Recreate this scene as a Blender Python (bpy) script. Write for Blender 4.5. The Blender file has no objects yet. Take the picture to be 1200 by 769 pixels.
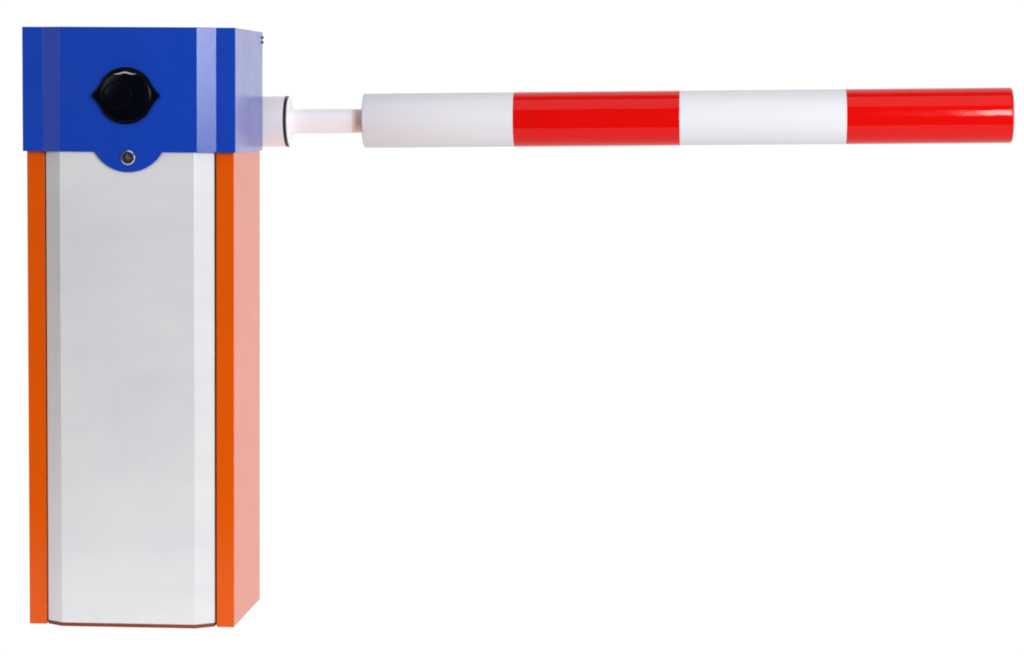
import bpy, bmesh, math
from mathutils import Vector, Matrix, Euler

sc = bpy.context.scene
col = sc.collection
PI = math.pi

# ------------------------------------------------------------------ materials
def new_mat(name):
    m = bpy.data.materials.new(name); m.use_nodes = True
    nt = m.node_tree
    return m, nt, nt.nodes, nt.links, nt.nodes['Principled BSDF']

def coords(N, L, scale=(1, 1, 1)):
    tc = N.new('ShaderNodeTexCoord'); mp = N.new('ShaderNodeMapping')
    mp.inputs['Scale'].default_value = scale
    L.new(tc.outputs['Object'], mp.inputs['Vector'])
    return mp.outputs['Vector']

def noise(N, L, vec, scale, detail=3, rough=.5):
    n = N.new('ShaderNodeTexNoise')
    n.inputs['Scale'].default_value = scale
    n.inputs['Detail'].default_value = detail
    n.inputs['Roughness'].default_value = rough
    L.new(vec, n.inputs['Vector'])
    return n.outputs['Fac']

def remap(N, L, fac, a, b, lo=.3, hi=.7):
    r = N.new('ShaderNodeMapRange')
    r.inputs['From Min'].default_value = lo; r.inputs['From Max'].default_value = hi
    r.inputs['To Min'].default_value = a; r.inputs['To Max'].default_value = b
    L.new(fac, r.inputs['Value'])
    return r.outputs['Result']

def mixcol(N, L, fac, a, b):
    m = N.new('ShaderNodeMix'); m.data_type = 'RGBA'
    if isinstance(fac, (int, float)): m.inputs['Factor'].default_value = fac
    else: L.new(fac, m.inputs['Factor'])
    for key, v in (('A', a), ('B', b)):
        s = [i for i in m.inputs if i.name == key and i.type == 'RGBA'][0]
        if isinstance(v, tuple): s.default_value = (*v, 1)
        else: L.new(v, s)
    return [o for o in m.outputs if o.type == 'RGBA'][0]

def paint(name, c, rough, var=.06, orange_peel=.02, spec=.5, metallic=0, scale=(1, 1, 1), r_var=.05, coat=0, bscale=900):
    m, nt, N, L, B = new_mat(name)
    v = coords(N, L, scale)
    f = remap(N, L, noise(N, L, v, 6, 4), 0, 1)
    dark = tuple(x * (1 - var) for x in c); lite = tuple(min(1, x * (1 + var)) for x in c)
    L.new(mixcol(N, L, f, dark, lite), B.inputs['Base Color'])
    L.new(remap(N, L, noise(N, L, v, 14, 5, .6), rough - r_var, rough + r_var), B.inputs['Roughness'])
    B.inputs['Specular IOR Level'].default_value = spec
    B.inputs['Metallic'].default_value = metallic
    B.inputs['Coat Weight'].default_value = coat
    B.inputs['Coat Roughness'].default_value = .08
    if orange_peel:
        b = N.new('ShaderNodeBump'); b.inputs['Strength'].default_value = orange_peel
        b.inputs['Distance'].default_value = .001
        L.new(noise(N, L, v, bscale, 2), b.inputs['Height'])
        L.new(b.outputs['Normal'], B.inputs['Normal'])
    return m

M = {}
M['blue'] = paint('blue_powder_coat', (.0050, .049, .42), .16, .05, .10, .5)
nt = M['blue'].node_tree; B = nt.nodes['Principled BSDF']
v = coords(nt.nodes, nt.links)
nt.links.new(remap(nt.nodes, nt.links, noise(nt.nodes, nt.links, v, 260, 3, .7), .42, .62), B.inputs['Specular IOR Level'])
M['orange'] = paint('orange_powder_coat', (.70, .088, .0002), .2, .02, 0, .24, r_var=.015)
M['dark_orange'] = paint('shaded_orange_metal', (.22, .035, .012), .5, .2, 0, .3)  # orange with the shade under the panel put into its colour
M['black_gloss'] = paint('black_gloss_plastic', (.0010, .0014, .0035), .24, .2, 0, .07, r_var=.03)
M['black_rubber'] = paint('black_rubber', (.012, .011, .02), .45, .1, 0, .4)
M['steel'] = paint('nickel_steel', (.6, .58, .56), .22, .08, 0, .5, metallic=1)
M['highlight_grey'] = paint('painted_highlight_grey', (.42, .44, .47), .35, .1, 0, .5)  # pale grey of the highlight modelled on the window
M['arm_white'] = paint('arm_white_paint', (.93, .86, .86), .35, .03, .02, .4)
M['shaft_white'] = paint('shaft_pearl_white', (.96, .91, .91), .3, .03, .02, .4)
M['tan'] = paint('tan_end_shade', (.97, .74, .62), .4, .1, 0, .4)  # tan puts the reflection and shade at the boom joint into colour

# satin aluminium panel: faint horizontal mottling, a little dust
def panel_mat():
    m, nt, N, L, B = new_mat('satin_aluminium_panel')
    v = coords(N, L, (1.2, 1, 3.5))
    f = remap(N, L, noise(N, L, v, 3.2, 5, .55), 0, 1)
    c = mixcol(N, L, f, (.675, .675, .695), (.74, .74, .745))
    v2 = coords(N, L, (300, 300, 25))
    g = remap(N, L, noise(N, L, v2, 1, 2), 0, 1)
    c = mixcol(N, L, remap(N, L, g, 0, .06, 0, 1), c, (.6, .6, .61))
    # dust specks
    vo = N.new('ShaderNodeTexVoronoi'); vo.inputs['Scale'].default_value = 16
    L.new(coords(N, L), vo.inputs['Vector'])
    s = remap(N, L, vo.outputs['Distance'], 1, 0, .022, .034)
    pick = N.new('ShaderNodeSeparateColor'); L.new(vo.outputs['Color'], pick.inputs[0])
    gt = N.new('ShaderNodeMath'); gt.operation = 'GREATER_THAN'; gt.inputs[1].default_value = .8
    L.new(pick.outputs[0], gt.inputs[0])
    mu = N.new('ShaderNodeMath'); mu.operation = 'MULTIPLY'
    L.new(s, mu.inputs[0]); L.new(gt.outputs[0], mu.inputs[1])
    c = mixcol(N, L, mu.outputs[0], c, (.33, .32, .31))
    L.new(c, B.inputs['Base Color'])
    B.inputs['Metallic'].default_value = .12
    L.new(remap(N, L, g, .30, .42, 0, 1), B.inputs['Roughness'])
    return m
M['panel'] = panel_mat()

# retro-reflective film wrapped round the boom: faint lengthwise wrinkles
def film(name, c, rough, spec=.5, bump=.25):
    m, nt, N, L, B = new_mat(name)
    v = coords(N, L, (2.2, 30, 30))
    f = remap(N, L, noise(N, L, v, 1.6, 4), 0, 1)
    L.new(mixcol(N, L, f, tuple(x * .94 for x in c), c), B.inputs['Base Color'])
    v3 = coords(N, L, (9, 60, 60))
    L.new(remap(N, L, noise(N, L, v3, 2, 4, .7), rough - .015, rough + .05), B.inputs['Roughness'])
    B.inputs['Specular IOR Level'].default_value = spec
    b = N.new('ShaderNodeBump'); b.inputs['Strength'].default_value = bump; b.inputs['Distance'].default_value = .0006
    L.new(noise(N, L, coords(N, L, (14, 60, 60)), 1.5, 3), b.inputs['Height'])
    L.new(b.outputs['Normal'], B.inputs['Normal'])
    return m
M['film_white'] = film('white_reflective_film', (.725, .715, .74), .38, .15, .04)
M['film_red'] = film('red_reflective_film', (.68, .0026, .0016), .07, .22, .30)

def backdrop_mat():
    m, nt, N, L, B = new_mat('glowing_white_backdrop')
    B.inputs['Base Color'].default_value = (.0, .0, .0, 1)
    B.inputs['Roughness'].default_value = 1
    B.inputs['Specular IOR Level'].default_value = 0
    f = noise(N, L, coords(N, L), .8, 2)
    c = mixcol(N, L, f, (1.0, 1.0, 1.0), (1.0, .99, .985))
    L.new(c, B.inputs['Emission Color'])
    B.inputs['Emission Strength'].default_value = 1.04  # glows by itself, so it stays white and takes no shadow
    return m
M['backdrop'] = backdrop_mat()

# ------------------------------------------------------------------ mesh helpers
def link_mesh(name, bm, mat, parent=None, bevel=0, segs=2, smooth=35, mats=None):
    bmesh.ops.recalc_face_normals(bm, faces=bm.faces)
    me = bpy.data.meshes.new(name); bm.to_mesh(me); bm.free()
    o = bpy.data.objects.new(name, me); col.objects.link(o)
    for mm in (mats or [mat]): me.materials.append(mm)
    for p in me.polygons: p.use_smooth = True
    me.set_sharp_from_angle(angle=math.radians(smooth))
    if bevel:
        b = o.modifiers.new('bevel', 'BEVEL'); b.width = bevel; b.segments = segs
        b.limit_method = 'ANGLE'; b.angle_limit = math.radians(20); b.harden_normals = True
    if parent: o.parent = parent
    return o

def prism_z(outline, z0, z1):
    """plan outline (x, y) extruded upward"""
    bm = bmesh.new()
    a = [bm.verts.new((x, y, z0)) for x, y in outline]
    b = [bm.verts.new((x, y, z1)) for x, y in outline]
    bm.faces.new(a); bm.faces.new(b)
    n = len(a)
    for i in range(n): bm.faces.new((a[i], a[(i + 1) % n], b[(i + 1) % n], b[i]))
    return bm

def prism_y(outline, y0, y1):
    """front outline (x, z) extruded in depth"""
    bm = bmesh.new()
    a = [bm.verts.new((x, y0, z)) for x, z in outline]
    b = [bm.verts.new((x, y1, z)) for x, z in outline]
    bm.faces.new(a); bm.faces.new(b)
    n = len(a)
    for i in range(n): bm.faces.new((a[i], a[(i + 1) % n], b[(i + 1) % n], b[i]))
    return bm

def lathe(profile, p0, direction, seg=96):
    """profile [(distance along the axis, radius)] turned about the axis; radius 0 closes it"""
    pr = [profile[0]]
    for (ta, ra), (tb, rb) in zip(profile, profile[1:]):     # support rings keep long straight walls flat-shaded lengthwise
        if abs(tb - ta) > .01 and ra > 0 and rb > 0:
            for f in (.001 / abs(tb - ta), .5, 1 - .001 / abs(tb - ta)): pr.append((ta + (tb - ta) * f, ra + (rb - ra) * f))
        pr.append((tb, rb))
    profile = pr
    bm = bmesh.new()
    d = Vector(direction).normalized()
    q = Vector((0, 0, 1)).rotation_difference(d).to_matrix()
    p0 = Vector(p0); rings = []
    for t, r in profile:
        if r <= 1e-7: rings.append([bm.verts.new(p0 + d * t)])
        else:
            rings.append([bm.verts.new(p0 + d * t + q @ Vector((r * math.cos(2 * PI * k / seg), r * math.sin(2 * PI * k / seg), 0))) for k in range(seg)])
    for A, B in zip(rings, rings[1:]):
        for k in range(seg):
            k2 = (k + 1) % seg
            if len(A) == 1 and len(B) == 1: continue
            if len(A) == 1: bm.faces.new((A[0], B[k], B[k2]))
            elif len(B) == 1: bm.faces.new((A[k], A[k2], B[0]))
            else: bm.faces.new((A[k], A[k2], B[k2], B[k]))
    return bm

def solid_rod(t0, t1, r, ch=.001):
    return [(t0, 0), (t0, r - ch), (t0 + ch * .3, r - ch * .3), (t0 + ch, r), (t1 - ch, r), (t1 - ch * .3, r - ch * .3), (t1, r - ch), (t1, 0)]

# ------------------------------------------------------------------ the barrier
W, D, Z0 = .3474, .2813, .7944          # cabinet width, depth, height up to its cover
root = bpy.data.objects.new('barrier_gate', None); col.objects.link(root)
root.location = (0, 0, 0)
root['label'] = 'boom barrier gate with orange cabinet, blue top cover and red and white striped boom'
root['category'] = 'barrier gate'

# cabinet: plan outline with the recess the front panel sits in
cab = [(0, 0), (.0300, 0), (.0300, .02), (.3177, .02), (.3177, 0), (W, 0), (W, D), (0, D)]
cabinet = link_mesh('cabinet', prism_z(cab, 0, Z0 + .03), M['orange'], root, bevel=.0016, segs=3)

# raised satin panel with chamfered sides
pan = [(.0322, .016), (.0322, .0), (.0605, -.022), (.2852, -.022), (.3146, .0), (.3146, .016)]
panel = link_mesh('front_panel', prism_z(pan, .0070, Z0 + .004), M['panel'], root, bevel=.0012, segs=3)
strip = [(.0322, .018), (.0322, .0005), (.0605, -.0212), (.2852, -.0212), (.3146, .0005), (.3146, .018)]
link_mesh('base_strip', prism_z(strip, .0008, .0068), M['dark_orange'], root, bevel=.0005)

# blue cover: chamfered front with a half-round tab hanging over the panel
CX0, CX1, CYF, CYM, CYB = -.0045, W + .0043, -.010, -.026, D + .0025
CXA, CXB, CXC, CXD = .0298, .0613, .2903, .3196
ZT = 1.0
TX, TZ, TR = .1757, .8262, .0650
a0 = math.acos((TZ - Z0) / TR)           # tab arc, from straight down
arc = [(TX + TR * math.sin(a), TZ - TR * math.cos(a)) for a in [(-a0 + 2 * a0 * i / 48) for i in range(49)]]
def cover_mesh():
    bm = bmesh.new(); V = lambda x, y, z: bm.verts.new((x, y, z))
    plan = [(CX0, CYB), (CX0, CYF), (CXA, CYF), (CXB, CYM), (CXC, CYM), (CXD, CYF), (CX1, CYF), (CX1, CYB)]
    top = [V(x, y, ZT) for x, y in plan]; bot = [V(x, y, Z0) for x, y in plan]
    bm.faces.new(top)
    for i in range(8):
        if i == 3: continue
        j = (i + 1) % 8
        bm.faces.new((top[i], top[j], bot[j], bot[i]))
    fr = [V(x, CYM, z) for x, z in arc]; bk = [V(x, CYM + .0028, z) for x, z in arc]
    bm.faces.new([top[3], bot[3]] + fr + [bot[4], top[4]])
    bm.faces.new(bk)
    for i in range(48): bm.faces.new((fr[i], fr[i + 1], bk[i + 1], bk[i]))
    bm.faces.new([bot[0], bot[1], bot[2], bot[3], fr[0], bk[0], bk[-1], fr[-1], bot[4], bot[5], bot[6], bot[7]])
    return bm
cover = link_mesh('top_cover', cover_mesh(), M['blue'], root, bevel=.0006, segs=3)

# black oval window on the cover: flange with pointed ears, glossy dome, recessed ring, pale ridge shaped as a reflected highlight
LX, LZ, LR, LE = .1725, .8872, .0470, .0585
def eared(R, E, n=40):
    """circle of radius R with two tangent ears reaching out to E, slightly hollowed where they leave the circle"""
    pts = []
    t = math.acos(R / E)
    for side in (1, -1):
        base = 0 if side == 1 else PI
        for i in range(n + 1):               # from this ear's upper tangent over to the next ear
            a = base + t + (PI - 2 * t) * i / n
            pts.append((R * math.cos(a), R * math.sin(a)))
        nb = base + PI
        tip = Vector((E * math.cos(nb), E * math.sin(nb)))
        up = Vector((R * math.cos(nb - t), R * math.sin(nb - t))); dn = Vector((R * math.cos(nb + t), R * math.sin(nb + t)))
        for k in range(1, 6):
            s = k / 6; p = up.lerp(tip, s); p *= 1 - .035 * math.sin(PI * s); pts.append((p.x, p.y))
        pts.append((tip.x * .992, tip.y))
        for k in range(1, 6):
            s = k / 6; p = tip.lerp(dn, s); p *= 1 - .035 * math.sin(PI * s); pts.append((p.x, p.y))
    return [(LX + x, LZ + z) for x, z in pts]
window = link_mesh('round_window', prism_y(eared(LR, LE), CYM - .0065, CYM + .001), M['black_gloss'], cover, bevel=.0025, segs=3)
prof = [(0, LR * .93)] + [(.0060 * math.sin(a), LR * .93 * math.cos(a)) for a in [PI / 2 * k / 16 for k in range(1, 16)]] + [(.0060, 0)]
link_mesh('window_dome', lathe(prof, (LX, CYM - .0060, LZ), (0, -1, 0)), M['black_gloss'], cover, smooth=60)
rr = .021
torus = bmesh.new()
def add_torus(bm, c, R, r, a_from=0, a_to=2 * PI, n=64, m=10, sx=1.0, wave=None, taper=False):
    rings = []
    closed = abs(a_to - a_from - 2 * PI) < 1e-6
    for i in range(n if closed else n + 1):
        s = i / n; a = a_from + (a_to - a_from) * s
        ctr = Vector((c[0] + sx * R * math.cos(a), c[1], c[2] + R * math.sin(a)))
        if wave: ctr += wave(s)
        rad = r * (max(.15, math.sin(PI * s)) ** .6 if taper else 1)
        out = Vector((math.cos(a), 0, math.sin(a)))
        rings.append([bm.verts.new(ctr + out * rad * math.cos(b) + Vector((0, 1, 0)) * rad * math.sin(b)) for b in [2 * PI * k / m for k in range(m)]])
    cnt = len(rings)
    for i in range(cnt if closed else cnt - 1):
        A, B = rings[i], rings[(i + 1) % cnt]
        for k in range(m): bm.faces.new((A[k], A[(k + 1) % m], B[(k + 1) % m], B[k]))
    if not closed: bm.faces.new(rings[0]); bm.faces.new(rings[-1])
add_torus(torus, (LX - .013, CYM - .0113, LZ + .001), rr, .0009, sx=1.15)
link_mesh('window_ring', torus, M['black_gloss'], cover, smooth=70)
glint = bmesh.new()
add_torus(glint, (LX, CYM - .0088, LZ + .0085), .0290, .0013, PI * .5 + .68, PI * .5 - .68, n=40,
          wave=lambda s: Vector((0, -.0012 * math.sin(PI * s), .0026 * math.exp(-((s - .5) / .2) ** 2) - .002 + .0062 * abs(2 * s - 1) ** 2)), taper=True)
link_mesh('window_highlight', glint, M['highlight_grey'], cover, smooth=70)

# cam lock in the tab
KX, KZ = .1757, .7852
lockb = link_mesh('lock', lathe([(-.001, .0120), (.0028, .0120), (.0040, .0106), (.0040, .0086), (.0006, .0080), (.0006, 0)], (KX, CYM, KZ), (0, -1, 0), 64), M['steel'], cover, smooth=30)
link_mesh('lock_recess', lathe([(.0008, .0079), (.0016, .0079), (.0016, .0035), (.0010, .0)], (KX, CYM, KZ), (0, -1, 0), 48), M['black_rubber'], cover)
dm = [(KX + r * math.cos(a), KZ + r * math.sin(a)) for a, r in [(PI / 4 * k, .0046 if k % 2 == 0 else .0031) for k in range(8)]]
link_mesh('lock_core', prism_y(dm, CYM - .0032, CYM - .0010), M['steel'], cover, bevel=.0004)

# hinge screws at the back top edge of the cover
for z in (.9905, .9822):
    link_mesh('screw', lathe([(-.001, .0026), (.0012, .0026), (.0022, .0016), (.0022, 0)], (CX1, CYB - .004, z), (1, 0, 0), 24), M['black_rubber'], cover)

# boom line, behind the cabinet
BY = .3413
P0 = Vector((.5240, BY, .8466)); P1 = Vector((1.6560, BY, .8640))
bd = (P1 - P0).normalized()
def along(x, zoff=0): return P0 + bd * ((x - P0.x) / bd.x) + Vector((0, 0, zoff))
BR = .0478

# pivot hub on the back of the cover and the arm holder it turns
link_mesh('pivot_hub', lathe([(0, .036), (.004, .036), (.004, .030), (.024, .030)], (.285, CYB, .8424), (0, 1, 0), 64), M['arm_white'], root, smooth=30)
hp = along(.235)
HL = .391 - .235
holder = link_mesh('arm_holder', lathe([(0, 0), (0, .0432), (.0014, .0446), (HL - .0150, .0446), (HL - .0145, .0441), (HL - .0140, .0446), (HL - .0060, .0446), (HL - .0060, 0)], hp, bd), M['arm_white'], root, smooth=30)
link_mesh('rubber_ring', lathe([(HL - .0060, .040), (HL - .0060, .0444), (HL - .0054, .0449), (HL - .0010, .0449), (HL - .0004, .0444), (HL - .0004, .040), (HL - .006, .040)], hp, bd), M['black_rubber'], holder, smooth=40)
link_mesh('end_disc', lathe([(HL - .0004, 0), (HL - .0004, .0436), (HL + .0006, .0440), (HL + .0014, .0425), (HL + .0014, 0)], hp, bd), M['arm_white'], holder, smooth=30)
# shaft, with a tan sleeve added for reflection and shade near the boom
sp = along(.392, -.0002)
shaft = link_mesh('boom_shaft', lathe(solid_rod(0, .1120, .0217, .0012), sp, bd), M['shaft_white'], root, smooth=30)
link_mesh('shaft_end_shade', lathe(solid_rod(.1121, .160, .0210, .001), sp, bd), M['tan'], shaft, smooth=30)
# boom with wrapped bands
BL = (P1 - P0).length
tube = [(.006, 0), (.006, .030), (.0, .030), (0, BR - .0022), (.0004, BR - .0009), (.0018, BR), (BL - .003, BR), (BL - .0008, BR - .0010), (BL, BR - .0032), (BL, 0)]
boom = link_mesh('boom', lathe(tube, P0, bd, 160), M['film_white'], root, smooth=30)
def band(x0, x1, end=False):
    t0 = (x0 - P0.x) / bd.x; t1 = (x1 - P0.x) / bd.x
    r = BR + .0004
    pr = [(t0, BR - .0005), (t0, r - .0001), (t0 + .0003, r)]
    if end: pr += [(t1 - .0036, r), (t1 - .0012, r - .0010), (t1 + .0002, r - .0034), (t1 + .0004, r - .006), (t1 + .0004, 0)]
    else: pr += [(t1 - .0003, r), (t1, r - .0001), (t1, BR - .0005)]
    return lathe(pr, P0, bd, 160)
link_mesh('red_band', band(.7894, 1.0798), M['film_red'], boom, smooth=30)
link_mesh('red_band', band(1.3690, 1.6560, True), M['film_red'], boom, smooth=30)

# ------------------------------------------------------------------ self-glowing white studio sweep
def sweep():
    bm = bmesh.new()
    prof = [(-.75, -.0)] + [(y, 0) for y in (-.3, .5, 1.5, 2.4)]
    R_ = 1.0
    prof += [(2.4 + R_ * math.sin(a), R_ - R_ * math.cos(a)) for a in [PI / 2 * k / 16 for k in range(1, 17)]] + [(3.4, 3.2)]
    xs = [-1.7, 0, 1.4, 2.8, 4.2]
    g = [[bm.verts.new((x, y, z)) for x in xs] for y, z in prof]
    for A, B in zip(g, g[1:]):
        for k in range(len(xs) - 1): bm.faces.new((A[k], A[k + 1], B[k + 1], B[k]))
    return bm
bd_o = link_mesh('backdrop', sweep(), M['backdrop'], None, smooth=80)
bd_o['kind'] = 'structure'

# ------------------------------------------------------------------ lamps
def area(name, loc, target, sx, sy, radiance, color=(1, 1, 1)):
    l = bpy.data.lights.new(name, 'AREA'); l.shape = 'RECTANGLE'; l.size = sx; l.size_y = sy
    l.energy = radiance * PI * sx * sy * 1.0; l.color = color
    o = bpy.data.objects.new(name, l); col.objects.link(o); o.location = loc
    d = Vector(target) - Vector(loc)
    o.rotation_euler = d.to_track_quat('-Z', 'Y').to_euler()
    return o
area('side_softbox', (2.9, -1.25, .95), (.3, 0, .75), 1.1, 2.0, 1.05, (.95, .98, 1))
area('cabinet_softbox', (2.62, -2.32, 1.27), (.3, 0, .87), 1.0, 1.0, 9.8, (.94, .98, 1))
area('boom_softbox', (2.06, -2.4, 1.40), (1.79, .34, .86), .45, 1.0, 29, (.97, .97, 1))
area('key_softbox', (-2.2, -3.2, 2.0), (.5, 0, .6), 1.8, 1.8, 4.5, (1, 1, 1))
area('left_fill', (-2.4, -.95, .9), (.1, 0, .8), 1.1, 1.6, .45, (1, .97, .93))  # unseen weak fill, added to grey the left chamfer of the cover
area('top_softbox', (.75, -.7, 2.9), (.7, .1, .6), 2.4, 2.0, 1.25, (.94, .95, 1))

# studio surroundings: white behind the set, dim room on the camera's side
w = bpy.data.worlds.new('World'); sc.world = w; w.use_nodes = True
nt = w.node_tree; N, L = nt.nodes, nt.links
bg = N['Background']
tc = N.new('ShaderNodeTexCoord'); sx = N.new('ShaderNodeSeparateXYZ'); L.new(tc.outputs['Generated'], sx.inputs[0])
r = N.new('ShaderNodeMapRange'); r.interpolation_type = 'SMOOTHSTEP'
r.inputs['From Min'].default_value = .2; r.inputs['From Max'].default_value = .55
r.inputs['To Min'].default_value = .09; r.inputs['To Max'].default_value = 1.04
L.new(sx.outputs['Y'], r.inputs['Value']); L.new(r.outputs['Result'], bg.inputs['Strength'])
bg.inputs['Color'].default_value = (1, 1, 1, 1)

# ------------------------------------------------------------------ camera
cam = bpy.data.cameras.new('camera'); co = bpy.data.objects.new('camera', cam); col.objects.link(co)
cam.sensor_fit = 'HORIZONTAL'; cam.sensor_width = 36; cam.lens = 3445.656 / 1200 * 36
cam.clip_start = .05; cam.clip_end = 200
co.location = (1.14140052, -4.83146803, .875534921)
co.rotation_mode = 'XYZ'
co.rotation_euler = (1.49520342, -.00655423449, .0688082917)
sc.camera = co
sc.view_settings.view_transform = 'Standard'; sc.view_settings.look = 'None'
sc.view_settings.exposure = 0; sc.view_settings.gamma = 1
sc.render.engine = 'CYCLES'
sc.cycles.max_bounces = 6
sc.cycles.filter_width = 2.0
